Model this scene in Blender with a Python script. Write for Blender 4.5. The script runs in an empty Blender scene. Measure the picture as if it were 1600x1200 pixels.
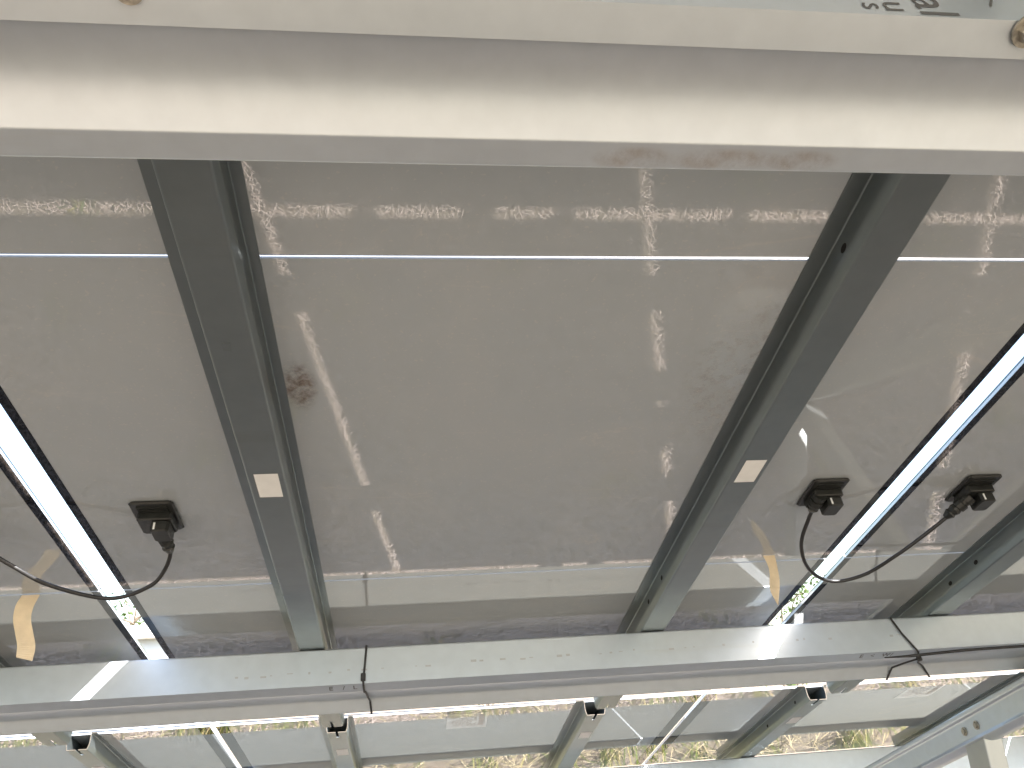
import bpy, math, random
import numpy as np
from mathutils import Matrix, Vector

random.seed(7)
RNG = np.random.default_rng(7)
SC = bpy.context.scene
COL = SC.collection

# ------------------------------------------------------------------ frame of the place
TILT = math.radians(16.7)            # slope of the array, falling away from the viewer
CAM_Z = 1.324                        # viewer's height above the ground
DIST = 0.595                         # viewer to the panels' undersides
cT, sT = math.cos(TILT), math.sin(TILT)
AX_U = Vector((1, 0, 0))             # along the purlins
AX_V = Vector((0, cT, -sT))          # down the slope
AX_W = Vector((0, sT, cT))           # out of the panels' upper faces
ORIGIN = Vector((0, 0, CAM_Z)) + AX_W * DIST
TABLE = Matrix(((AX_U.x, AX_V.x, AX_W.x, ORIGIN.x),
                (AX_U.y, AX_V.y, AX_W.y, ORIGIN.y),
                (AX_U.z, AX_V.z, AX_W.z, ORIGIN.z),
                (0, 0, 0, 1)))

# ------------------------------------------------------------------ camera
cam_data = bpy.data.cameras.new('camera')
cam = bpy.data.objects.new('camera', cam_data)
COL.objects.link(cam)
cam_data.sensor_width = 36
cam_data.sensor_fit = 'HORIZONTAL'
cam_data.lens = 29.25
cam_data.clip_start = 0.01
cam_data.clip_end = 2000
right = AX_U * 0.99147 + AX_V * -0.09356 + AX_W * -0.09072
down = AX_U * -0.01501 + AX_V * 0.60954 + AX_W * -0.79261
fwd = AX_U * 0.12945 + AX_V * 0.78721 + AX_W * 0.60294
right.normalize(); down.normalize(); fwd.normalize()
cam.matrix_world = Matrix(((right.x, -down.x, -fwd.x, 0),
                           (right.y, -down.y, -fwd.y, 0),
                           (right.z, -down.z, -fwd.z, CAM_Z),
                           (0, 0, 0, 1)))
SC.camera = cam

# ------------------------------------------------------------------ sky, sun, exposure
to_sun = (AX_U * 0.8205 + AX_V * -1.349 + AX_W).normalized()
world = bpy.data.worlds.new('World')
SC.world = world
world.use_nodes = True
wn = world.node_tree.nodes
wl = world.node_tree.links
sky = wn.new('ShaderNodeTexSky')
sky.sky_type = 'NISHITA'
sky.sun_disc = False
sky.sun_elevation = math.asin(to_sun.z)
sky.sun_rotation = math.atan2(to_sun.x, to_sun.y)
sky.air_density = 1.3
sky.dust_density = 2.5
wl.new(sky.outputs[0], wn['Background'].inputs[0])
wn['Background'].inputs[1].default_value = 0.12
sun_data = bpy.data.lights.new('sun', 'SUN')
sun_data.energy = 5.0
sun_data.angle = math.radians(0.4)
sun_data.color = (1.0, 0.97, 0.94)
sun = bpy.data.objects.new('sun', sun_data)
COL.objects.link(sun)
sun.rotation_euler = to_sun.to_track_quat('Z', 'Y').to_euler()
sun.location = (4, -5, 12)
SC.view_settings.view_transform = 'Standard'
SC.view_settings.look = 'None'
SC.view_settings.gamma = 1
SC.view_settings.use_curve_mapping = False
SC.view_settings.exposure = 2.3
SC.render.engine = 'CYCLES'
SC.cycles.max_bounces = 6
SC.cycles.diffuse_bounces = 3
SC.cycles.adaptive_threshold = 0.02
SC.cycles.glossy_bounces = 4
SC.cycles.transparent_max_bounces = 4
SC.cycles.caustics_reflective = False
SC.cycles.caustics_refractive = False
SC.cycles.sample_clamp_indirect = 8

# ------------------------------------------------------------------ materials
def new_mat(name):
    m = bpy.data.materials.new(name)
    m.use_nodes = True
    nt = m.node_tree
    return m, nt, nt.nodes, nt.links, nt.nodes['Principled BSDF']

def tex_coord(nodes, links, scale=(1, 1, 1), rand=False):
    tc = nodes.new('ShaderNodeTexCoord')
    mp = nodes.new('ShaderNodeMapping')
    mp.inputs['Scale'].default_value = scale
    links.new(tc.outputs['Object'], mp.inputs[0])
    if rand:
        oi = nodes.new('ShaderNodeObjectInfo')
        ml = nodes.new('ShaderNodeMath'); ml.operation = 'MULTIPLY'; ml.inputs[1].default_value = 37.0
        links.new(oi.outputs['Random'], ml.inputs[0])
        links.new(ml.outputs[0], mp.inputs['Location'])
    return mp.outputs[0]

def noise(nodes, links, vec, scale, detail=4, rough=0.55, dist=0.0):
    n = nodes.new('ShaderNodeTexNoise')
    n.inputs['Scale'].default_value = scale
    n.inputs['Detail'].default_value = detail
    n.inputs['Roughness'].default_value = rough
    n.inputs['Distortion'].default_value = dist
    links.new(vec, n.inputs['Vector'])
    return n.outputs['Fac']

def ramp(nodes, links, fac, stops):
    r = nodes.new('ShaderNodeValToRGB')
    e = r.color_ramp.elements
    while len(e) < len(stops):
        e.new(0.5)
    for el, (p, c) in zip(e, stops):
        el.position = p
        el.color = (c[0], c[1], c[2], 1) if not isinstance(c, (int, float)) else (c, c, c, 1)
    links.new(fac, r.inputs[0])
    return r.outputs[0]

def mix(nodes, links, fac, a, b, mode='MIX'):
    m = nodes.new('ShaderNodeMix'); m.data_type = 'RGBA'; m.blend_type = mode
    if isinstance(fac, float): m.inputs[0].default_value = fac
    else: links.new(fac, m.inputs[0])
    for i, x in ((6, a), (7, b)):
        if isinstance(x, tuple): m.inputs[i].default_value = (*x, 1)
        else: links.new(x, m.inputs[i])
    return m.outputs[2]

def bump(nodes, links, h, strength, dist, bsdf, sock='Normal'):
    b = nodes.new('ShaderNodeBump')
    b.inputs['Strength'].default_value = strength
    b.inputs['Distance'].default_value = dist
    links.new(h, b.inputs['Height'])
    links.new(b.outputs[0], bsdf.inputs[sock])

def mat_galv(name, base, rough, metallic, warm=0.0, scale=1.0):
    m, nt, nd, lk, b = new_mat(name)
    v = tex_coord(nd, lk, (1, 1, 1), True)
    vs = tex_coord(nd, lk, (0.15, 1.4, 1.4), True)
    n1 = noise(nd, lk, v, 45 * scale, 3, 0.5)
    n2 = noise(nd, lk, vs, 12 * scale, 5, 0.65)
    c0 = ramp(nd, lk, n1, [(0.3, tuple(x * 0.97 for x in base)), (0.7, tuple(min(1, x * 1.03) for x in base))])
    c1 = c0
    stain = ramp(nd, lk, n2, [(0.60, 0.0), (0.78, 1.0)])
    st = nd.new('ShaderNodeMath'); st.operation = 'MULTIPLY'; st.inputs[1].default_value = 0.25 + warm
    lk.new(stain, st.inputs[0])
    c2 = mix(nd, lk, st.outputs[0], c1, (base[0] * 0.75, base[1] * 0.66, base[2] * 0.5))
    lk.new(c2, b.inputs['Base Color'])
    b.inputs['Metallic'].default_value = metallic
    b.inputs['Roughness'].default_value = rough
    return m

M = {}
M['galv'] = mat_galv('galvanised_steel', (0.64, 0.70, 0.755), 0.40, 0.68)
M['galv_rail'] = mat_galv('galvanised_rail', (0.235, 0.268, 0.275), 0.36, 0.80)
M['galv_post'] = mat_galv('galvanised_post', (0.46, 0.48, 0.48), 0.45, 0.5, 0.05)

def mat_panel():
    m, nt, nd, lk, b = new_mat('panel_back_glass')
    v = tex_coord(nd, lk, (1, 1, 1), True)
    n3 = noise(nd, lk, v, 5.0, 6, 0.66, 0.8)
    c = ramp(nd, lk, n3, [(0.25, (0.412, 0.460, 0.498)), (0.5, (0.432, 0.476, 0.510)), (0.78, (0.465, 0.500, 0.525))])
    speck = ramp(nd, lk, noise(nd, lk, v, 300.0, 0, 0.5), [(0.74, 0.0), (0.80, 0.3)])
    c = mix(nd, lk, speck, c, (0.62, 0.60, 0.56))
    # a few hair-line scratches
    tc = nd.new('ShaderNodeTexCoord'); mp = nd.new('ShaderNodeMapping')
    mp.inputs['Rotation'].default_value = (0, 0, 0.6); mp.inputs['Scale'].default_value = (1.5, 9, 1)
    lk.new(v, mp.inputs[0])
    vo = nd.new('ShaderNodeTexVoronoi'); vo.feature = 'DISTANCE_TO_EDGE'; vo.inputs['Scale'].default_value = 1.1
    vm = nd.new('ShaderNodeVectorMath'); vm.operation = 'ADD'
    lk.new(mp.outputs[0], vm.inputs[0]); lk.new(n3, vm.inputs[1]); lk.new(vm.outputs[0], vo.inputs['Vector'])
    line = ramp(nd, lk, vo.outputs['Distance'], [(0.0, 1.0), (0.012, 0.0)])
    gate = ramp(nd, lk, n3, [(0.50, 0.0), (0.60, 0.28)])
    g = nd.new('ShaderNodeMath'); g.operation = 'MULTIPLY'
    lk.new(line, g.inputs[0]); lk.new(gate, g.inputs[1])
    c = mix(nd, lk, g.outputs[0], c, (0.62, 0.60, 0.56))
    lk.new(c, b.inputs['Base Color'])
    b.inputs['Roughness'].default_value = 0.65
    b.inputs['Specular IOR Level'].default_value = 0.0
    b.inputs['Coat Weight'].default_value = 1.0
    b.inputs['Coat IOR'].default_value = 1.88
    r = ramp(nd, lk, n3, [(0.45, 0.006), (0.8, 0.03)])
    lk.new(r, b.inputs['Coat Roughness'])
    return m
M['panel'] = mat_panel()

def mat_plain(name, col, rough, metallic=0.0, coat=0.0, var=0.15, scale=30.0, bmp=0.0):
    m, nt, nd, lk, b = new_mat(name)
    v = tex_coord(nd, lk, (1, 1, 1), True)
    n1 = noise(nd, lk, v, scale, 4)
    c = ramp(nd, lk, n1, [(0.3, tuple(x * (1 - var) for x in col)), (0.7, tuple(min(1, x * (1 + var)) for x in col))])
    lk.new(c, b.inputs['Base Color'])
    b.inputs['Roughness'].default_value = rough
    b.inputs['Metallic'].default_value = metallic
    b.inputs['Coat Weight'].default_value = coat
    b.inputs['Coat Roughness'].default_value = 0.02
    if bmp: bump(nd, lk, n1, bmp, 0.004, b)
    return m
M['band'] = mat_plain('panel_dark_edge', (0.010, 0.012, 0.018), 0.3, 0, 1.0)
M['band'].node_tree.nodes['Principled BSDF'].inputs['Specular IOR Level'].default_value = 0.0
M['cells'] = mat_plain('panel_cells', (0.012, 0.014, 0.022), 0.25, 0, 1.0)
M['black'] = mat_plain('black_plastic', (0.018, 0.020, 0.019), 0.42, 0, 0, 0.25, 60, 0.1)
M['cable'] = mat_plain('black_cable', (0.025, 0.025, 0.026), 0.35, 0, 0, 0.2, 60)
M['tie'] = mat_plain('cable_tie', (0.030, 0.030, 0.032), 0.45)
M['paper'] = mat_plain('white_sticker', (0.90, 0.92, 0.92), 0.6, 0, 0, 0.03, 80)
M['label'] = mat_plain('paper_label', (0.84, 0.88, 0.91), 0.6, 0, 0.0, 0.04, 60)
for _k in ('Specular IOR Level', 'Coat Weight', 'Coat IOR'):
    M['label'].node_tree.nodes['Principled BSDF'].inputs[_k].default_value = {'Specular IOR Level': 0.0, 'Coat Weight': 1.0, 'Coat IOR': 1.88}[_k]
M['ink'] = mat_plain('grey_ink', (0.10, 0.10, 0.10), 0.7)
M['ink_faint'] = mat_plain('faint_ink', (0.52, 0.54, 0.56), 0.6, 0.3)
M['ink_pale'] = mat_plain('pale_print', (0.62, 0.61, 0.60), 0.6)
M['tape'] = mat_plain('masking_tape', (0.74, 0.62, 0.44), 0.6, 0, 0, 0.1, 40, 0.2)
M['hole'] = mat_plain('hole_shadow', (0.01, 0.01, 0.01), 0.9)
M['bolt'] = mat_plain('zinc_bolt', (0.45, 0.42, 0.36), 0.4, 0.8, 0, 0.2, 200, 0.2)
M['concrete'] = mat_plain('concrete', (0.36, 0.34, 0.31), 0.9, 0, 0, 0.35, 26, 0.6)
M['wall'] = mat_plain('kiosk_wall', (0.50, 0.55, 0.62), 0.7, 0, 0, 0.05, 6)
M['roof'] = mat_plain('kiosk_roof', (0.62, 0.60, 0.56), 0.7, 0, 0, 0.05, 6)
M['door'] = mat_plain('kiosk_door', (0.28, 0.31, 0.34), 0.5, 0, 0, 0.05, 6)
M['cut'] = mat_plain('sawn_steel_edge', (0.10, 0.085, 0.065), 0.7, 0.3, 0, 0.3, 300)
M['bark'] = mat_plain('bark', (0.13, 0.10, 0.07), 0.9, 0, 0, 0.4, 12, 0.8)

def mat_patch(name, col, scale, lo, hi, amount, centre=True):
    m, nt, nd, lk, b = new_mat(name)
    b.inputs['Base Color'].default_value = (*col, 1)
    b.inputs['Roughness'].default_value = 0.9
    v = tex_coord(nd, lk)
    n1 = noise(nd, lk, v, scale, 6, 0.7)
    f = ramp(nd, lk, n1, [(lo, 0.0), (hi, amount)])
    tc = nd.new('ShaderNodeTexCoord')
    gr = nd.new('ShaderNodeTexGradient'); gr.gradient_type = 'SPHERICAL'
    mp = nd.new('ShaderNodeMapping'); mp.inputs['Location'].default_value = (-1, -1, 0); mp.inputs['Scale'].default_value = (2, 2, 0)
    lk.new(tc.outputs['Generated'], mp.inputs[0]); lk.new(mp.outputs[0], gr.inputs[0])
    fall = ramp(nd, lk, gr.outputs['Fac'], [(0.0, 0.0), (0.45, 1.0)])
    mu = nd.new('ShaderNodeMath'); mu.operation = 'MULTIPLY'
    lk.new(f, mu.inputs[0]); lk.new(fall, mu.inputs[1])
    lk.new(mu.outputs[0], b.inputs['Alpha'])
    return m
M['mud'] = mat_patch('dried_mud', (0.21, 0.125, 0.07), 60, 0.38, 0.68, 0.70)
M['speckle'] = mat_patch('pale_speckle', (0.50, 0.48, 0.45), 55, 0.46, 0.64, 0.26)  # pale grey speckle, fading out towards the rim of its patch
M['rust'] = mat_patch('rust_bloom', (0.34, 0.20, 0.10), 40, 0.40, 0.75, 0.40)

def mat_blades(name, stops, rough=0.7, trans=0.0):
    m, nt, nd, lk, b = new_mat(name)
    g = nd.new('ShaderNodeNewGeometry')
    c = ramp(nd, lk, g.outputs['Random Per Island'], stops)
    lk.new(c, b.inputs['Base Color'])
    b.inputs['Roughness'].default_value = rough
    b.inputs['Specular IOR Level'].default_value = 0.2
    if trans:
        t = nd.new('ShaderNodeBsdfTranslucent'); lk.new(c, t.inputs[0])
        ms = nd.new('ShaderNodeMixShader'); ms.inputs[0].default_value = trans
        out = nd['Material Output']
        lk.new(b.outputs[0], ms.inputs[1]); lk.new(t.outputs[0], ms.inputs[2]); lk.new(ms.outputs[0], out.inputs[0])
    return m
M['straw'] = mat_blades('dry_straw', [(0.0, (0.46, 0.36, 0.31)), (0.4, (0.57, 0.46, 0.40)), (1.0, (0.68, 0.57, 0.50))])
M['grass'] = mat_blades('grass_blades', [(0.0, (0.07, 0.11, 0.02)), (0.45, (0.16, 0.20, 0.05)), (0.75, (0.34, 0.31, 0.12)), (1.0, (0.55, 0.44, 0.24))], 0.6, 0.3)
M['straw_sun'] = mat_blades('yellow_straw', [(0.0, (0.30, 0.24, 0.13)), (0.4, (0.46, 0.38, 0.22)), (1.0, (0.62, 0.53, 0.34))])
M['leaf'] = mat_blades('tree_leaves', [(0.0, (0.035, 0.06, 0.015)), (0.6, (0.07, 0.11, 0.03)), (1.0, (0.12, 0.16, 0.05))], 0.5, 0.3)

def mat_ground():
    m, nt, nd, lk, b = new_mat('bare_earth')
    v = tex_coord(nd, lk)
    n1 = noise(nd, lk, v, 0.7, 8, 0.65)
    n2 = noise(nd, lk, v, 14.0, 6, 0.7)
    c = ramp(nd, lk, n2, [(0.3, (0.20, 0.162, 0.14)), (0.55, (0.25, 0.205, 0.178)), (0.8, (0.32, 0.265, 0.23))])
    far = ramp(nd, lk, n1, [(0.45, (0.16, 0.12, 0.06)), (0.62, (0.13, 0.15, 0.05))])
    c = mix(nd, lk, 0.3, c, far)
    lk.new(c, b.inputs['Base Color'])
    b.inputs['Roughness'].default_value = 0.95
    b.inputs['Specular IOR Level'].default_value = 0.1
    bump(nd, lk, n2, 0.8, 0.03, b)
    return m
M['ground'] = mat_ground()

# ------------------------------------------------------------------ mesh helpers
class MB:
    def __init__(self):
        self.v = []; self.f = []; self.mi = []
    def add(self, verts, faces, mi=0):
        o = len(self.v)
        self.v += [tuple(p) for p in verts]
        self.f += [tuple(i + o for i in fc) for fc in faces]
        self.mi += [mi] * len(faces)
    def box(self, a, b, mi=0, bev=0.0):
        x0, y0, z0 = a; x1, y1, z1 = b
        if bev <= 0:
            self.add([(x0, y0, z0), (x1, y0, z0), (x1, y1, z0), (x0, y1, z0), (x0, y0, z1), (x1, y0, z1), (x1, y1, z1), (x0, y1, z1)],
                     [(0, 3, 2, 1), (4, 5, 6, 7), (0, 1, 5, 4), (1, 2, 6, 5), (2, 3, 7, 6), (3, 0, 4, 7)], mi)
            return
        # chamfered in plan and on both faces
        def ring(z, i):
            c = bev
            return [(x0 + i + c, y0 + i, z), (x1 - i - c, y0 + i, z), (x1 - i, y0 + i + c, z), (x1 - i, y1 - i - c, z),
                    (x1 - i - c, y1 - i, z), (x0 + i + c, y1 - i, z), (x0 + i, y1 - i - c, z), (x0 + i, y0 + i + c, z)]
        h = bev * 0.5
        rings = [ring(z0, h), ring(z0 + h, 0), ring(z1 - h, 0), ring(z1, h)]
        vs = [p for r in rings for p in r]
        fs = [tuple(reversed(range(8))), tuple(range(24, 32))]
        for k in range(3):
            for i in range(8):
                j = (i + 1) % 8
                fs.append((k * 8 + i, k * 8 + j, k * 8 + 8 + j, k * 8 + 8 + i))
        self.add(vs, fs, mi)
    def tube(self, pts, rad, n=10, mi=0, cap=True):
        pts = [Vector(p) for p in pts]
        m = len(pts)
        rads = rad if isinstance(rad, (list, tuple)) else [rad] * m
        up = Vector((0.13, 0.27, 0.95))
        vs = []; fs = []
        for i, p in enumerate(pts):
            t = (pts[min(i + 1, m - 1)] - pts[max(i - 1, 0)]).normalized()
            a = t.cross(up)
            if a.length < 1e-4: a = t.cross(Vector((1, 0, 0)))
            a.normalize(); b_ = t.cross(a).normalized(); up = b_ * -1 if False else up
            for k in range(n):
                an = 2 * math.pi * k / n
                vs.append(p + (a * math.cos(an) + b_ * math.sin(an)) * rads[i])
        for i in range(m - 1):
            for k in range(n):
                j = (k + 1) % n
                fs.append((i * n + k, i * n + j, (i + 1) * n + j, (i + 1) * n + k))
        if cap:
            fs.append(tuple(reversed(range(n)))); fs.append(tuple(range((m - 1) * n, m * n)))
        self.add(vs, fs, mi)
    def sweep(self, prof, t, a, b, axis, mi=0, cap_mi=None):
        """thick open polyline prof [(p,q)] swept along an axis from a to b. axis 'u': (p,q)=(v,w); axis 'v': (p,q)=(u,w)"""
        P = [Vector((x, y)) for x, y in prof]
        n = len(P)
        off = []
        for i in range(n):
            d0 = (P[i] - P[i - 1]).normalized() if i else None
            d1 = (P[i + 1] - P[i]).normalized() if i < n - 1 else None
            if d0 is None: d0 = d1
            if d1 is None: d1 = d0
            nn = Vector((-(d0.y + d1.y), d0.x + d1.x))
            nn.normalize()
            c = max(0.35, nn.dot(Vector((-d0.y, d0.x))))
            off.append(P[i] + nn * (t / c))
        loop = P + off[::-1]
        L = len(loop)
        def pt(q, s):
            return (s, q.x, q.y) if axis == 'u' else (q.x, s, q.y)
        vs = [pt(q, a) for q in loop] + [pt(q, b) for q in loop]
        fs = [(i, (i + 1) % L, L + (i + 1) % L, L + i) for i in range(L)]
        o = len(self.v)
        self.add(vs, fs, mi)
        for i in range(n - 1):           # end caps as quads
            for fc in ((i, L - 1 - i, L - 2 - i, i + 1), (L + i, L + i + 1, L + L - 2 - i, L + L - 1 - i)):
                self.f.append(tuple(k + o for k in fc)); self.mi.append(mi if cap_mi is None else cap_mi)
    def mesh(self, name, mats):
        me = bpy.data.meshes.new(name)
        me.from_pydata(self.v, [], self.f)
        for m in (mats if isinstance(mats, (list, tuple)) else [mats]):
            me.materials.append(m)
        if any(self.mi):
            me.polygons.foreach_set('material_index', self.mi)
        import bmesh
        bm = bmesh.new(); bm.from_mesh(me)
        bmesh.ops.recalc_face_normals(bm, faces=bm.faces[:])
        bm.to_mesh(me); bm.free()
        me.update()
        return me

def smooth(me):
    me.polygons.foreach_set('use_smooth', [True] * len(me.polygons))
    return me

def fillet(pts, r, seg=8):
    """round the inner corners of a polyline; r: radius or list"""
    out = [pts[0]]
    for i in range(1, len(pts) - 1):
        rr = r[i - 1] if isinstance(r, (list, tuple)) else r
        p, a, b = Vector(pts[i]), Vector(pts[i - 1]), Vector(pts[i + 1])
        if rr <= 0:
            out.append(pts[i]); continue
        da, db = (a - p), (b - p)
        d = min(rr, da.length * 0.45, db.length * 0.45)
        s, e = p + da.normalized() * d, p + db.normalized() * d
        for k in range(seg + 1):
            t = k / seg
            q = s * (1 - t) ** 2 + p * 2 * t * (1 - t) + e * t * t
            out.append((q.x, q.y))
    out.append(pts[-1])
    return out

def catmull(pts, n=8):
    P = [Vector(p) for p in pts]
    P = [P[0] * 2 - P[1]] + P + [P[-1] * 2 - P[-2]]
    out = []
    for i in range(1, len(P) - 2):
        for k in range(n):
            t = k / n
            out.append(0.5 * ((2 * P[i]) + (P[i + 1] - P[i - 1]) * t + (2 * P[i - 1] - 5 * P[i] + 4 * P[i + 1] - P[i + 2]) * t * t
                              + (3 * P[i] - P[i - 1] - 3 * P[i + 1] + P[i + 2]) * t ** 3))
    out.append(P[-2])
    return out

def obj(name, me, parent=None, loc=(0, 0, 0)):
    o = bpy.data.objects.new(name, me)
    COL.objects.link(o)
    if parent: o.parent = parent
    o.location = loc
    return o

def tag(o, label, cat, group=None):
    o['label'] = label; o['category'] = cat
    if group: o['group'] = group
    return o

def empty(name, u=0, v=0, w=0, table=True):
    o = bpy.data.objects.new(name, None)
    o.empty_display_size = 0.05
    COL.objects.link(o)
    o.matrix_world = (TABLE if table else Matrix.Identity(4)) @ Matrix.Translation((u, v, w))
    return o

def on_table(o, u=0, v=0, w=0):
    o.matrix_world = TABLE @ Matrix.Translation((u, v, w))
    return o

def text_mesh(body, size, mat, depth=0.0):
    cu = bpy.data.curves.new('lettering', 'FONT')
    cu.body = body; cu.size = size; cu.extrude = depth; cu.resolution_u = 3
    ob = bpy.data.objects.new('lettering_source', cu)
    COL.objects.link(ob)
    dg = bpy.context.evaluated_depsgraph_get()
    me = bpy.data.meshes.new_from_object(ob.evaluated_get(dg))
    bpy.data.objects.remove(ob); bpy.data.curves.remove(cu)
    me.materials.clear(); me.materials.append(mat)
    return me

# ------------------------------------------------------------------ ground
gm = MB()
gm.add([(-600, -600, 0), (600, -600, 0), (600, 600, 0), (-600, 600, 0)], [(0, 1, 2, 3)])
ground = obj('ground', gm.mesh('ground', M['ground']))
ground['kind'] = 'structure'

# ------------------------------------------------------------------ layout of the array
PITCH = 1.2233
COL0 = 0.1465
COLS = list(range(-4, 6))
def col_u(j): return COL0 + PITCH * j
GAP_U = 0.036
PW = PITCH - GAP_U
ROW = 0.7295
PH = ROW - 0.0048
RAIL_D = 0.037
# tables: name, first row start, rows, lift
TABLES = {'upper': (-0.217 - 3 * ROW + 0.0048, 3, 0.0), 'near': (-0.1555, 3, 0.0), 'lower': (2.132, 1, 0.020)}

# ------------------------------------------------------------------ purlins
U0, U1 = col_u(-4) - 0.75, col_u(5) + 0.75
front_prof = fillet([(0.050, 0.0), (-0.0235, 0.0), (-0.0235, -0.0650), (0.0005, -0.0705)], [0.004, 0.0])
arc = []
A0, A1 = Vector((0.0030, -0.0655)), Vector((0.064, -0.0815))
C1, C2 = Vector((0.0330, -0.0640)), Vector((0.0453, -0.0698))
for k in range(27):
    t = k / 26
    q = A0 * (1 - t) ** 3 + C1 * 3 * t * (1 - t) ** 2 + C2 * 3 * t * t * (1 - t) + A1 * t ** 3
    arc.append((q.x, q.y))
rear_prof = fillet([(-0.016, -0.0600), (0.0010, -0.0645), (0.0030, -0.0655)], [0.001]) + arc[1:-1] + \
            fillet([arc[-1], (0.0662, -0.0829), (0.0890, -0.0838), (0.0900, -0.0050), (0.054, -0.0030)], [0.002, 0.004, 0.005])
rear_prof_b = fillet([(-0.016, -0.0600), (0.0010, -0.0675), (0.0040, -0.0700), (0.0680, -0.0622), (0.0870, -0.0840), (0.0875, -0.0050), (0.054, -0.0030)], [0.001, 0.001, 0.004, 0.004, 0.005])
fm = MB(); fm.sweep(front_prof, 0.0025, U0, U1, 'u'); FRONT = fm.mesh('front_channel', M['galv'])
rm = MB(); rm.sweep(rear_prof, 0.0025, U0, U1, 'u'); REAR = rm.mesh('rear_channel', M['galv'])
rm = MB(); rm.sweep(rear_prof_b, 0.0025, U0, U1, 'u'); REAR_FLAT = rm.mesh('rear_channel', M['galv'])

def hex_bolt(rad=0.011, h=0.008, washer=0.016, tip=0.0):
    """head pointing to -w"""
    b = MB()
    n = 24
    ring = lambda r, z, m: [(r * math.cos(2 * math.pi * k / m), r * math.sin(2 * math.pi * k / m), z) for k in range(m)]
    vs = ring(washer, 0, n) + ring(washer, -0.0025, n)
    b.add(vs, [(k, (k + 1) % n, n + (k + 1) % n, n + k) for k in range(n)] + [tuple(range(n, 2 * n))])
    vs = ring(rad, -0.0025, 6) + ring(rad, -h * 0.85, 6) + ring(rad * 0.86, -h, 6)
    b.add(vs, [(k, (k + 1) % 6, 6 + (k + 1) % 6, 6 + k) for k in range(6)] + [(6 + k, 6 + (k + 1) % 6, 12 + (k + 1) % 6, 12 + k) for k in range(6)] + [tuple(range(12, 18))])
    if tip:
        vs = ring(rad * 0.55, -h, 12) + ring(rad * 0.55, -h - tip, 12)
        b.add(vs, [(k, (k + 1) % 12, 12 + (k + 1) % 12, 12 + k) for k in range(12)] + [tuple(range(12, 24))])
    return b.mesh('bolt', M['bolt'])
BOLT = hex_bolt()
BOLT_LONG = hex_bolt(0.010, 0.009, 0.014, 0.012)

DEEP = 0.036
fm = MB(); fm.sweep(fillet([(0.050, 0.0), (-0.0235, 0.0), (-0.0235, -0.0650 - DEEP), (0.0005, -0.0705 - DEEP)], [0.004, 0.0]), 0.0025, U0, U1, 'u'); FRONT_DEEP = fm.mesh('front_channel', M['galv'])
rm = MB(); rm.sweep([(x, y - DEEP) if y < -0.02 else (x, y) for x, y in rear_prof_b], 0.0025, U0, U1, 'u'); REAR_DEEP = rm.mesh('rear_channel', M['galv'])
def purlin(v, lift, label, rear=None, front=None):
    e = empty('purlin', 0, v, -RAIL_D - 0.001 + lift)
    tag(e, label, 'purlin', 'galvanised purlins carrying the rails')
    obj('front_channel', front or FRONT, e); obj('rear_channel', rear or REAR_FLAT, e)
    return e
P_NEAR = purlin(0.279, 0, 'large galvanised steel purlin nearest the viewer, across the top of the picture', REAR)
P_MID = purlin(1.53, 0, 'galvanised purlin with two black cable ties, below the middle panel')
P_LOW = purlin(2.712, 0.020, 'farthest pale galvanised purlin, cut by the bottom edge of the picture', REAR_DEEP, FRONT_DEEP)
for v in (-0.80, -1.95):
    purlin(v, 0, 'galvanised purlin of the upper table, above the picture')

# details on the nearest purlin
for u, long_ in ((-0.154, False), (0.416, True)):
    o = obj('bolt', BOLT_LONG if long_ else BOLT, P_NEAR, (u, -0.0195 if not long_ else -0.0185, -0.0668 if not long_ else -0.0672))
    o.rotation_euler = (math.radians(-13), 0, 0)
    o.scale = (0.8,) * 3 if long_ else (0.55,) * 3
def web_text(parent, body, size, u, w, mat, rot=0.0, mirror=False, v=-0.0239):
    o = obj('lettering', text_mesh(body, size, mat), parent, (u, v, w))
    o.rotation_euler = (math.radians(90), 0, 0) if not rot else (math.radians(90), rot, 0)
    return o
# print on the web, reading downwards
for body, size, u, w in (('al', 0.040, 0.339, -0.0395), ('u', 0.028, 0.3155, -0.0475), ('s', 0.024, 0.3005, -0.0505), ('l', 0.020, 0.393, -0.047)):
    o = obj('lettering', text_mesh(body, size, M['ink']), P_NEAR, (u, -0.0239, w))
    o.rotation_euler = (math.radians(90), math.radians(90), 0)
    if body == 'l': o.rotation_euler = (math.radians(90), math.radians(28), 0)

# faint print and letters on the middle purlin
k = 0
u = -0.30
while u < 0.95:
    if random.random() < 0.72:
        b = MB(); s = random.choice((0.0035, 0.005, 0.007, 0.010))
        b.box((0, -0.0002, 0), (s, 0, random.choice((0.0015, 0.003, 0.004))))
        obj('print_mark', b.mesh('print_mark', M['ink_faint']), P_MID, (u, -0.0237, -0.041 + 0.006 * math.sin(u * 2) + random.uniform(-.002, .002)))
    u += random.uniform(0.014, 0.040)
for body, u in (('E', -0.139), ('/', -0.115), ('L', -0.097), ('E', 0.862), ('<', 0.884), ('W', 0.908), ('/', 0.926)):
    o = obj('lettering', text_mesh(body, 0.016, M['ink']), P_MID, (u, -0.008, -0.0694))
    o.rotation_euler = (math.radians(180 - 13), 0, 0)

# rust on the near purlin's lower lip
for u0_, wd in ((0.232, 0.05), (0.165, 0.035), (0.29, 0.03)):
    b = MB(); n = 8
    b.add([(-wd, -0.010, 0), (wd, -0.010, 0), (wd, 0.010, -0.0008), (-wd, 0.010, -0.0008)], [(0, 1, 2, 3)])
    obj('rust_patch', b.mesh('rust_patch', M['rust']), P_NEAR, (u0_, 0.0780, -0.0840))

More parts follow.
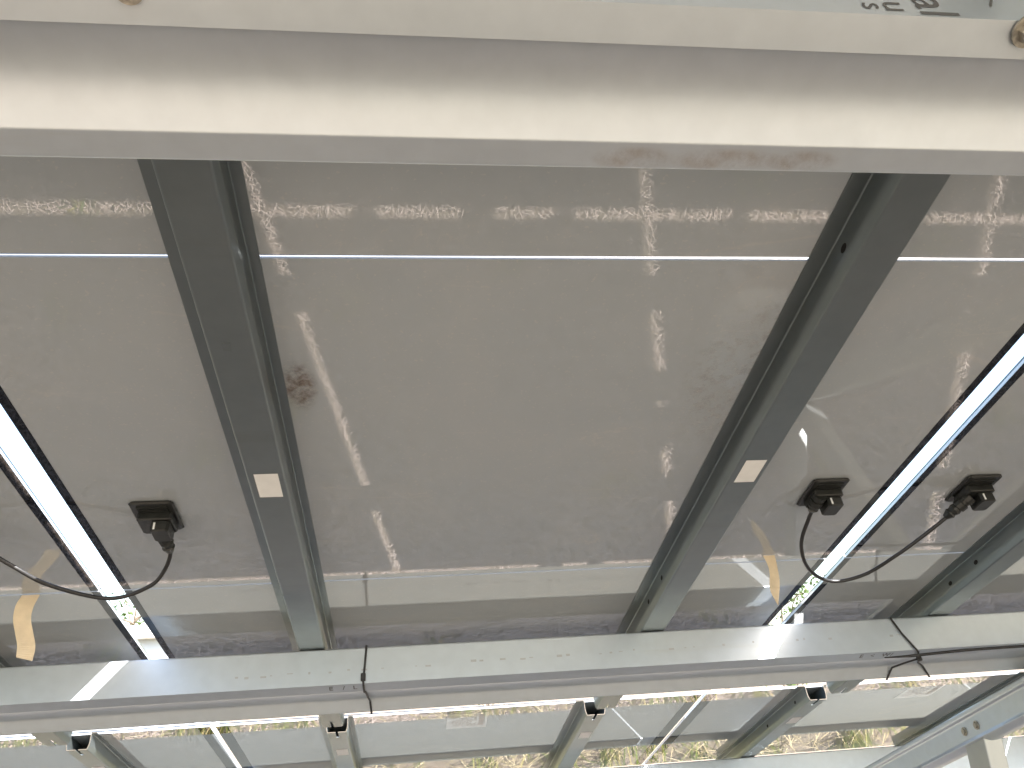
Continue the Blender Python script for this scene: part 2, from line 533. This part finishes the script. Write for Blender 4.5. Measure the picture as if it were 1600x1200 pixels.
# ------------------------------------------------------------------ rails (top-hat sections)
half = [(-0.0460, -0.0010), (-0.0262, -0.0010), (-0.0262, -0.0250), (-0.0225, -RAIL_D), (0.0, -RAIL_D)]
left_half = fillet(half, [0.002, 0.004, 0.0025], 4)
right_half = [(-x if x > -0.04 else 0.0375, y) for x, y in reversed(left_half)]
hat = left_half[:-1] + right_half[1:]
SLOT = 0.042
def rail_mesh(length):
    b = MB()
    b.sweep(hat, 0.0018, SLOT, length - SLOT, 'v')
    lh = left_half[:-1] + [(-0.003, -RAIL_D)]
    rh = [(0.003, -RAIL_D)] + right_half[1:]
    for a, c in ((0, SLOT), (length - SLOT, length)):
        b.sweep(lh, 0.0018, a, c, 'v', 0, 1); b.sweep(rh, 0.0018, a, c, 'v', 0, 1)
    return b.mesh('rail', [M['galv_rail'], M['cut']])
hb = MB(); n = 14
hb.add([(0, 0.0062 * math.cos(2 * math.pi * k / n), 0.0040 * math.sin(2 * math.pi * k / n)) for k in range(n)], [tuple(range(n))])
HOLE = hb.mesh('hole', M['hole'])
sb = MB(); sb.box((-0.0145, -0.028, -0.0002), (0.0145, 0.028, 0.0))
STICKER = sb.mesh('sticker', M['paper'])
cb = MB(); cb.box((-0.004, -0.006, -0.0008), (0.004, 0.006, 0))
CLIP = cb.mesh('clip', M['galv_rail'])

RAIL_SPAN = {'upper': (-2.45, -0.215), 'near': (-0.165, 1.998), 'lower': (2.118, 2.90)}
RAIL_SHARE = {t: rail_mesh(b - a) for t, (a, b) in RAIL_SPAN.items()}
ORD = {-4: 'fifth column from the centre, left', -3: 'far left', -2: 'outer left', -1: 'left', 0: 'centre', 1: 'right', 2: 'outer right', 3: 'far right', 4: 'farther right', 5: 'rightmost'}
RAIL_LABELS = {
    ('near', 0, -1): 'dark grey steel rail left of the middle panel, with a white sticker',
    ('near', 0, 1): 'dark grey steel rail right of the middle panel, with a white sticker',
    ('near', 1, -1): 'dark grey steel rail with punched holes at the right edge, beside the right junction box',
    ('near', -1, 1): 'dark rail in the lower left corner beside the hanging tape',
    ('lower', 0, -1): 'far rail with slotted open end below the left rail, left of the barcode label',
    ('lower', 0, 1): 'far rail with slotted open end and sticker below the right rail',
    ('lower', 1, -1): 'far rail with slotted open end and sticker left of the slanted beam',
    ('lower', -1, 1): 'leftmost far rail with slotted open end in the bottom left corner',
}
for t, (a, b_) in RAIL_SPAN.items():
    lift = TABLES[t][2]
    for j in COLS:
        for s in (-1, 1):
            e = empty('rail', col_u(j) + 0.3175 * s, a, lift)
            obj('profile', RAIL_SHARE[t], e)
            lab = RAIL_LABELS.get((t, j, s))
            tag(e, lab or {'upper': 'steel rail of the upper table, above the picture', 'near': 'steel rail under a neighbouring panel beyond the picture edge',
                           'lower': 'far steel rail below a neighbouring column beyond the picture edge'}[t], 'rail', f'rails of the {t} table')
            if t == 'near' and -1 <= j <= 1:
                obj('sticker', STICKER, e, (0.001 * random.uniform(-1, 1), 0.931 - a, -RAIL_D - 0.0003))
            if t == 'lower' and -2 <= j <= 2:
                obj('sticker', STICKER, e, (0.002, 2.298 - a, -RAIL_D - 0.0003))
            if lab:
                for vv in ({('near', 0, 1): (0.54, 1.312, 1.414), ('near', 1, -1): (1.308, 1.399), ('lower', 1, -1): (2.20, 2.42)}.get((t, j, s), ())):
                    obj('hole', HOLE, e, (-0.0265, vv - a, -0.0170))
                if (t, j, s) == ('near', 0, -1):
                    obj('clip', CLIP, e, (-0.004, 0.66 - a, -RAIL_D))

# ------------------------------------------------------------------ panels
TH = 0.0068
def glass(PW):
    pb = MB()
    pb.box((-PW / 2, 0, 0), (PW / 2, PH, TH * 0.6), 0)
    pb.box((-PW / 2, 0, TH * 0.6 + 0.0002), (PW / 2, PH, TH), 1)
    return pb.mesh('back_glass', [M['panel'], M['cells']])
PW_LOW = PITCH - 0.012
GLASS, GLASS_LOW = glass(PW), glass(PW_LOW)
def band(hw):
    eb = MB(); eb.box((-hw, 0.0, -0.0004), (hw, PH, -0.0001))
    return eb.mesh('edge_band', M['band'])
BAND, BAND_LOW = band(0.0060), band(0.014)

# junction box: flange plate, stepped housing, lid, gland
jm = MB()
jm.box((-0.029, -0.039, -0.0055), (0.029, 0.039, -0.0005), 0, 0.004)
JPLATE = jm.mesh('base_plate', M['black'])
jh = MB()
jh.box((-0.022, -0.016, -0.017), (0.024, 0.026, -0.0052), 0, 0.003)
jh.box((-0.003, -0.012, -0.032), (0.021, 0.022, -0.0165), 0, 0.003)
for k in range(3): jh.box((-0.020, -0.030 + k * 0.005, -0.0075), (0.020, -0.028 + k * 0.005, -0.0054))
JHOUSE = jh.mesh('housing', M['black'])
jl = MB(); jl.box((0.001, -0.0128, -0.0300), (0.0035, -0.0119, -0.0200)); JMARK = jl.mesh('mark', M['label'])

def jbox(parent, u, v, side):
    jb = obj('junction_box', JPLATE, parent, (u, v, 0))
    h = obj('housing', JHOUSE, jb)
    obj('mark', JMARK, jb)
    return jb

lm = MB(); lm.box((-0.0525, -0.064, -0.0003), (0.0525, 0.064, -0.0001)); PAPER = lm.mesh('label', M['label'])
lp = MB()
for k in range(9):
    y = -0.046 + k * 0.0105
    x = -0.040
    while x < 0.022:
        w_ = random.uniform(0.003, 0.010)
        if random.random() < 0.8: lp.box((x, y, -0.0005), (min(x + w_, 0.024), y + 0.0028, -0.0004))
        x += w_ + 0.0025
x = -0.05
for k in range(14):
    lp.box((0.030, -0.05 + k * 0.0068, -0.0005), (0.044, -0.05 + k * 0.0068 + random.choice((0.0015, 0.003, 0.0045)), -0.0004))
LPRINT = lp.mesh('print', M['ink_pale'])

PANEL_LABELS = {
    ('near', 1, 0): 'middle panel with glossy grey glass back, between the two long dark rails',
    ('near', 1, -1): 'glossy grey panel back at the left edge, left of the left bright slot',
    ('near', 1, 1): 'glossy grey panel back at the right edge, right of the right bright slot',
    ('near', 0, 0): 'middle panel of the strip just below the large purlin, above the thin white line',
    ('near', 0, -1): 'left panel of the strip just below the large purlin',
    ('near', 0, 1): 'right panel of the strip just below the large purlin',
    ('near', 2, 0): 'panel reflecting the pale middle purlin, centre, below the middle panel',
    ('near', 2, -1): 'panel in the lower left corner above the middle purlin, beside the left hanging tape',
    ('near', 2, 1): 'panel reflecting the middle purlin at right, under the cable loop',
    ('lower', 0, 0): 'far panel with a barcode label at bottom centre, below the middle purlin',
    ('lower', 0, 1): 'far panel with a paper label at bottom right, behind the slanted beam',
    ('lower', 0, -1): 'far panel at bottom left below the middle purlin',
}
first = {}
for t, (v0, nrow, lift) in TABLES.items():
    for r in range(nrow):
        for j in COLS:
            e = empty('solar_panel', col_u(j), v0 + r * ROW, lift + random.uniform(0, 0.0003))
            # frameless panes never lie perfectly level
            low = t == 'lower'
            obj('back_glass', GLASS_LOW if low else GLASS, e)
            for s in (-1, 1):
                obj('edge_band', BAND_LOW if low else BAND, e, (s * ((PW_LOW / 2 - 0.0143) if low else (PW / 2 - 0.0063)), 0, 0))
            lab = PANEL_LABELS.get((t, r, j))
            tag(e, lab or {'upper': 'frameless solar panel of the upper table, above the picture',
                           'near': 'frameless solar panel of the near table beyond the picture edge',
                           'lower': 'frameless solar panel of the lower table beyond the picture edge'}[t], 'solar panel', f'solar panels of the {t} table')
            if t == 'near' and r == 1 and -2 <= j <= 2:
                for s in (-1, 1):
                    jbox(e, s * 0.486, 1.060 - (v0 + ROW) + (0.0 if s < 0 else -0.003), s)
            if t == 'lower' and r == 0 and -2 <= j <= 2:
                lb = obj('label', PAPER, e, (0.003 + (0.04 if j == 1 else 0), 2.226 - v0, 0)); obj('print', LPRINT, lb)
            if (t, r, j) == ('near', 1, 0):
                st = MB(); st.add([(-0.022, -0.05, 0), (0.022, -0.05, 0), (0.022, 0.05, 0), (-0.022, 0.05, 0)], [(0, 1, 2, 3)])
                obj('mud_stain', st.mesh('mud_stain', M['mud']), e, (-0.118 - col_u(0), 0.775 - v0 - ROW, -0.0005))
                st = MB(); st.add([(-0.075, -0.17, 0), (0.075, -0.17, 0), (0.075, 0.17, 0), (-0.075, 0.17, 0)], [(0, 1, 2, 3)])
                o = obj('speckle_patch', st.mesh('speckle_patch', M['speckle']), e, (0.405 - col_u(0), 0.765 - v0 - ROW, -0.0005))
                o.rotation_euler = (0, 0, 0.02)

# ------------------------------------------------------------------ cables between the junction boxes
def cable(pts, rad, label, name='cable', glands=()):
    e = empty(name)
    b = MB(); b.tube(catmull(pts, 8), rad, 10)
    obj('sheath', smooth(b.mesh('sheath', M['cable'])), e)
    for p, q in glands:
        b = MB()
        p, q = Vector(p), Vector(q); d = q - p
        prof = [(0, .011), (.18, .011), (.19, .0085), (.3, .0085), (.32, .0105), (.5, .0105), (.52, .0082), (.62, .0095), (.75, .0075), (.8, .009), (.93, .006), (1, .0045)]
        b.tube([p + d * t for t, _ in prof], [r for _, r in prof], 12)
        obj('gland', b.mesh('gland', M['black']), e)
    tag(e, label, 'cable', 'cables looped between junction boxes')
    return e
cable([(0.617, 1.059, -0.020), (0.618, 1.095, -0.026), (0.621, 1.150, -0.044), (0.650, 1.204, -0.062), (0.700, 1.237, -0.070), (0.748, 1.217, -0.070), (0.786, 1.170, -0.060), (0.821, 1.129, -0.045), (0.851, 1.094, -0.030), (0.862, 1.080, -0.024)],
      0.0030, 'black cable looping under the right bright slot between two junction boxes',
      glands=[((0.876, 1.062, -0.016), (0.846, 1.100, -0.031)), ((0.620, 1.045, -0.014), (0.6165, 1.080, -0.022))])
cable([(-0.332, 1.075, -0.020), (-0.329, 1.111, -0.030), (-0.341, 1.141, -0.045), (-0.366, 1.163, -0.060), (-0.421, 1.174, -0.070), (-0.487, 1.134, -0.065), (-0.528, 1.101, -0.050), (-0.574, 1.075, -0.026), (-0.590, 1.065, -0.016)],
      0.0030, 'black cable looping under the left bright slot to the left picture edge',
      glands=[((-0.334, 1.066, -0.016), (-0.329, 1.112, -0.032)), ((-0.598, 1.060, -0.014), (-0.574, 1.077, -0.026))])

# loose cable lying on the middle purlin
e = empty('cable'); b = MB()
b.tube(catmull([(0.90, 1.497, -0.1175), (0.95, 1.500, -0.1165), (1.0, 1.500, -0.1145), (1.08, 1.499, -0.112), (1.2, 1.498, -0.1115), (1.4, 1.499, -0.110), (1.9, 1.499, -0.112)], 8), [0.0012 + 0.0016 * min(1, i / 10) for i in range(49)], 10)
obj('sheath', smooth(b.mesh('sheath', M['cable'])), e)
tag(e, 'black cable running along the middle purlin to the right picture edge', 'cable')

# ------------------------------------------------------------------ cable ties round the middle purlin
def ribbon_tie(strands, head, label, rad=0.0019):
    e = empty('cable_tie')
    for s in strands:
        b = MB(); b.tube(s, rad, 6); obj('strap', b.mesh('strap', M['tie']), e)
    b = MB(); b.box((-0.0042, -0.004, -0.006), (0.0042, 0.004, 0.007), 0, 0.0015)
    obj('head', b.mesh('head', M['tie']), e, head)
    tag(e, label, 'cable tie', 'cable ties on the middle purlin')
def wy(w):                     # tie runs over strip, flange and lip
    return w
b1 = [(-0.0735, 1.5045, -0.036), (-0.0760, 1.5040, -0.07), (-0.0785, 1.5035, -0.100), (-0.0780, 1.508, -0.1068), (-0.0775, 1.530, -0.1110), (-0.076, 1.536, -0.1085), (-0.073, 1.570, -0.1075), (-0.070, 1.597, -0.1065), (-0.068, 1.619, -0.1235), (-0.068, 1.624, -0.10)]
ribbon_tie([b1], (-0.0785, 1.503, -0.094), 'black cable tie straight round the middle purlin, left of centre')
s1 = [(0.946, 1.5045, -0.038), (0.957, 1.5040, -0.07), (0.973, 1.5035, -0.101), (0.979, 1.508, -0.1068), (0.990, 1.532, -0.1122)]
s2 = [(0.990, 1.532, -0.1122), (0.978, 1.570, -0.1080), (0.968, 1.597, -0.1065), (0.960, 1.619, -0.1235)]
s3 = [(0.990, 1.532, -0.1122), (1.010, 1.570, -0.1080), (1.034, 1.597, -0.1065), (1.054, 1.619, -0.1235)]
ribbon_tie([s1, s2, s3], (0.990, 1.530, -0.1115), 'black cable tie with splayed tails round the middle purlin, right')

# ------------------------------------------------------------------ hanging tapes
def tape(pts, width, twist, label):
    P = catmull(pts, 6)
    b = MB(); vs = []
    for i, p in enumerate(P):
        t = i / (len(P) - 1)
        a = twist * t + 0.25 * math.sin(t * 7)
        d = Vector((math.cos(a), math.sin(a) * 0.6, -0.2 * math.sin(a))) * width / 2
        vs += [p - d, p + d, p + d + Vector((0, -0.0006, 0)), p - d + Vector((0, -0.0006, 0))]
    fs = []
    for i in range(len(P) - 1):
        for k in range(4):
            fs.append((i * 4 + k, i * 4 + (k + 1) % 4, i * 4 + 4 + (k + 1) % 4, i * 4 + 4 + k))
    fs += [(0, 1, 2, 3), tuple(len(vs) - 1 - k for k in range(4))]
    b.add(vs, fs)
    o = obj('hanging_tape', b.mesh('hanging_tape', M['tape']))
    on_table(o); tag(o, label, 'tape', 'strips of tape hanging from the panels')
UP = Vector((0, -sT, cT))
def hang(p, L, wob):
    p = Vector(p)
    return [p - UP * L * t + Vector(wob) * math.sin(t * 5.2) + Vector((wob[0] * 0.6 * t, 0, 0)) for t in (0, .2, .4, .6, .8, 1)]
tape(hang((0.624, 1.276, -0.001), 0.082, (0.005, 0.004, 0)), 0.021, 1.0, 'curled beige tape hanging beside the right bright slot')
tape(hang((-0.585, 1.302, -0.001), 0.095, (-0.006, -0.004, 0)), 0.026, 0.5, 'beige tape strip hanging at the lower left')

# ------------------------------------------------------------------ rafters, posts, braces, footings
RZ = -0.1280 - 0.004
raf_prof = fillet([(0.045, 0.0), (-0.006, 0.0), (-0.006, -0.012), (0.0, -0.016), (0.0, -0.058), (-0.004, -0.064), (0.020, -0.072), (0.045, -0.070), (0.046, -0.058)], [0.004, 0.003, 0.003, 0.003, 0.004, 0.006, 0.004])
rf = MB(); rf.sweep(raf_prof, 0.003, -2.40, 2.86, 'v'); RAFTER = rf.mesh('beam', M['galv'])
post_prof = fillet([(0.020, -0.030), (0.040, -0.030), (0.040, 0.030), (-0.030, 0.030), (-0.030, -0.030), (-0.010, -0.030)], [0.005] * 4)
def W(u, v, w): return TABLE @ Vector((u, v, w))
def c_member(name, p, q, width=0.05, depth=0.035, t=0.003, mat='galv_post'):
    """lipped channel from p to q in world space"""
    p, q = Vector(p), Vector(q)
    d = (q - p); L = d.length; d.normalize()
    x = Vector((1, 0, 0)); x = (x - d * d.dot(x)).normalized(); y = d.cross(x)
    prof = fillet([(depth * .5, -width * .25), (depth * .5, -width * .5), (-depth * .5, -width * .5), (-depth * .5, width * .5), (depth * .5, width * .5), (depth * .5, width * .25)], [0.004] * 4)
    b = MB(); b.sweep(prof, -t, 0, L, 'v')
    me = b.mesh(name, M[mat])
    o = bpy.data.objects.new(name, me); COL.objects.link(o)
    o.matrix_world = Matrix(((x.x, d.x, y.x, p.x), (x.y, d.y, y.y, p.y), (x.z, d.z, y.z, p.z), (0, 0, 0, 1)))
    return o
for i, ru in enumerate((1.266, 1.266 - 3 * PITCH, 1.266 + 3 * PITCH)):
    near = i == 0
    where = ('in the lower right corner', 'left beyond the picture', 'right beyond the picture')[i]
    e = empty('rafter', ru, 0, RZ)
    obj('beam', RAFTER, e)
    if near:
        for vv in (1.842, 1.893):
            o = obj('bolt', BOLT, e, (-0.0005, vv, -0.038)); o.rotation_euler = (0, math.radians(90), 0); o.scale = (0.6,) * 3
        o = obj('bolt', BOLT_LONG, e, (0.0, 1.60, -0.001)); o.rotation_euler = (math.radians(180), 0, 0)
    tag(e, f'slanted galvanised beam {"with two bolt heads " if near else ""}{where}', 'beam', 'slanted beams under the purlins')
    for vv, tall in ((1.867, True), (-1.55, False)):
        top = W(ru + 0.026, vv, RZ - 0.020)
        p = c_member('post', (top.x, top.y, 0.02), top, 0.075, 0.045)
        tag(p, 'galvanised post under the slanted beam, reflected right of the middle panel' if near and tall else
            f'galvanised support post {where if i else "up the slope"}', 'post', 'posts under the array')
        fb = MB(); n = 20; vs = []
        for rr, z in ((0.21, -0.05), (0.205, 0.07), (0.19, 0.095), (0.04, 0.105)):
            for k in range(n):
                a = 2 * math.pi * k / n
                r_ = rr * (1 + 0.05 * math.sin(3 * a + vv) + 0.03 * math.sin(7 * a))
                vs.append((r_ * math.cos(a), r_ * math.sin(a), z + 0.006 * math.sin(5 * a)))
        fs = [(m_ * n + k, m_ * n + (k + 1) % n, (m_ + 1) * n + (k + 1) % n, (m_ + 1) * n + k) for m_ in range(3) for k in range(n)] + [tuple(range(3 * n, 4 * n))]
        fb.add(vs, fs)
        o = obj('footing', fb.mesh('footing', M['concrete']), None, (top.x, top.y, 0))
        tag(o, 'concrete footing of the post reflected in the middle panel' if near and tall else f'concrete footing of a post {where if i else "up the slope"}', 'footing', 'concrete footings')
        joint = top.copy(); joint.z -= 0.80 if tall else 0.75
        for vb in ((0.60, 2.78) if tall else (-2.2, -0.75)):
            q = W(ru + 0.026, vb, RZ - 0.050)
            j2 = joint.copy(); j2.y += 0.040 if q.y > joint.y else -0.040
            br = c_member('brace', j2, q, 0.075, 0.036)
            tag(br, ('diagonal brace %s the slope from the reflected post' % ('up' if vb < vv else 'down')) if near and tall else f'diagonal brace of a post {where if i else "up the slope"}',
                'brace', 'braces between posts and beams')

# ------------------------------------------------------------------ straw and grass on the ground
def blades(name, n, xr, yr, lmin, lmax, wmin, wmax, flat, mat, label, cat, zmax=0.03, clump=None):
    if clump:
        k = n // clump
        cx = RNG.uniform(*xr, k); cy = RNG.uniform(*yr, k)
        x = np.repeat(cx, clump) + RNG.normal(0, 0.035, k * clump); y = np.repeat(cy, clump) + RNG.normal(0, 0.035, k * clump)
        n = k * clump
    else:
        x = RNG.uniform(*xr, n); y = RNG.uniform(*yr, n)
    L = RNG.uniform(lmin, lmax, n); w = RNG.uniform(wmin, wmax, n)
    a = RNG.uniform(0, 2 * np.pi, n)
    el = RNG.normal(0, flat, n) if flat < 0.6 else np.clip(RNG.normal(1.05, 0.28, n), 0.2, 1.5)
    z = RNG.uniform(0.004, zmax, n)
    d = np.stack([np.cos(a) * np.cos(el), np.sin(a) * np.cos(el), np.abs(np.sin(el))], 1)
    s = np.stack([-np.sin(a), np.cos(a), np.zeros(n)], 1)
    p0 = np.stack([x, y, z], 1)
    mid = p0 + d * (L * 0.55)[:, None]
    bend = d.copy(); bend[:, 2] -= (0.0 if flat < 0.6 else 0.55); bend += RNG.normal(0, 0.18, (n, 3))
    tip = mid + bend * (L * 0.45)[:, None]
    tip[:, 2] = np.maximum(tip[:, 2], 0.004)
    sw = s * (w / 2)[:, None]
    V = np.stack([p0 - sw, p0 + sw, mid + sw * 0.9, mid - sw * 0.9, tip], 1).reshape(-1, 3)
    me = bpy.data.meshes.new(name)
    base = np.arange(n) * 5
    quads = np.stack([base, base + 1, base + 2, base + 3], 1)
    tris = np.stack([base + 3, base + 2, base + 4], 1)
    loops = np.concatenate([quads, tris], 1).reshape(-1)
    me.vertices.add(len(V)); me.vertices.foreach_set('co', V.reshape(-1).astype(np.float32))
    me.loops.add(len(loops)); me.loops.foreach_set('vertex_index', loops.astype(np.int32))
    me.polygons.add(2 * n)
    st = np.empty(2 * n, np.int32); st[0::2] = np.arange(n) * 7; st[1::2] = np.arange(n) * 7 + 4
    me.polygons.foreach_set('loop_start', st)
    me.update(calc_edges=True)
    me.materials.append(M[mat])
    o = obj(name, me)
    o['kind'] = 'stuff'; tag(o, label, cat)
    return o
blades('straw', 210000, (-2.6, 5.2), (0.6, 4.3), 0.015, 0.06, 0.0014, 0.0034, 0.12, 'straw', 'dry brown straw litter covering the ground under the panels', 'straw', 0.022)
blades('straw', 45000, (-7, 9), (3.9, 14), 0.06, 0.26, 0.003, 0.007, 0.22, 'straw_sun', 'sunlit dry straw on the open ground beyond the panels', 'straw', 0.05)
blades('grass', 52000, (-6, 8), (3.9, 11), 0.10, 0.32, 0.004, 0.008, 1.0, 'grass', 'yellow green grass tufts in the sun beyond the panels', 'grass', 0.01, 26)
blades('weeds', 1400, (-2.6, 5.0), (0.8, 4.0), 0.04, 0.11, 0.005, 0.009, 1.0, 'grass', 'small green weeds among the straw under the panels', 'weeds', 0.01, 28)

# ------------------------------------------------------------------ things beyond the array
def kiosk(x0, x1, y0, y1, h):
    e = empty('kiosk', x0, y0, 0, False)
    w, d = x1 - x0, y1 - y0
    b = MB(); b.box((0, 0, 0), (w, d, h - 0.16)); obj('wall', b.mesh('wall', M['wall']), e)
    b = MB(); b.box((-0.15, -0.15, h - 0.158), (w + 0.15, d + 0.15, h), 0, 0.02); obj('roof', b.mesh('roof', M['roof']), e)
    b = MB(); b.box((w - 1.5, -0.03, 0.05), (w - 0.6, -0.003, 2.0)); dr = obj('door', b.mesh('door', M['door']), e)
    b = MB(); b.box((w - 0.72, -0.07, 0.95), (w - 0.68, -0.035, 1.12)); obj('handle', b.mesh('handle', M['bolt']), dr)
    tag(e, 'small pale blue building seen through the left bright slot', 'building')
kiosk(-5.6, -2.75, 11.0, 13.6, 2.40)

def tree(name, x, y, h, crown_r, leaves, label, seed, low=0.3):
    r = random.Random(seed)
    e = empty(name, x, y, 0, False)
    b = MB()
    tips = []
    trunk = [(0, 0, -0.05), (0.05 * h * .2, 0.02, h * 0.2), (0.02 * h, 0.05, h * 0.45), (0.0, 0.08, h * 0.72), (0.04, 0.05, h * 0.93)]
    b.tube(catmull(trunk, 4), [0.045 * h * (1 - 0.85 * i / 16) * 0.55 for i in range(17)], 8)
    for k in range(16):
        t = r.uniform(low, 0.95); a = r.uniform(0, 6.28)
        p = Vector((0.02 * h * .5, 0.04, h * t))
        L = crown_r * r.uniform(0.5, 1.05) * (1.15 - 0.6 * abs(t - 0.6))
        q = p + Vector((math.cos(a) * L, math.sin(a) * L, L * r.uniform(0.2, 0.8)))
        m_ = p.lerp(q, 0.5) + Vector((0, 0, 0.08 * L))
        b.tube([p, m_, q], [0.010 * h * .6, 0.006 * h * .6, 0.002 * h], 5)
        tips += [q, m_, p.lerp(q, 0.8), m_.lerp(q, 0.4) + Vector((r.uniform(-.2, .2), r.uniform(-.2, .2), 0.1))]
    obj('trunk', b.mesh('trunk', M['bark']), e)
    b = MB()
    for k in range(leaves):
        c = r.choice(tips) + Vector((r.gauss(0, .16), r.gauss(0, .16), r.gauss(0, .13))) * crown_r * 0.75
        s = r.uniform(0.03, 0.07)
        d1 = Vector((r.gauss(0, 1), r.gauss(0, 1), r.gauss(0, .6))).normalized(); d2 = d1.cross(Vector((r.gauss(0, 1), r.gauss(0, 1), r.gauss(0, 1)))).normalized()
        b.add([c - d1 * s, c - d2 * s * 0.45, c + d1 * s, c + d2 * s * 0.45], [(0, 1, 2, 3)])
    me = bpy.data.meshes.new('crown'); me.from_pydata(b.v, [], b.f); me.materials.append(M['leaf']); obj('crown', me, e)
    tag(e, label, 'tree', 'trees beyond the array')
tree('tree', -5.9, 19.5, 3.9, 1.4, 1500, 'leafy tree against the bright sky in the left slot', 3)
tree('tree', 8.6, 19.0, 3.2, 1.3, 1300, 'low tree against the bright sky in the right slot', 5)
tree('tree', 3.0, 34.0, 2.6, 1.4, 1200, 'small distant tree beyond the middle purlin', 8)
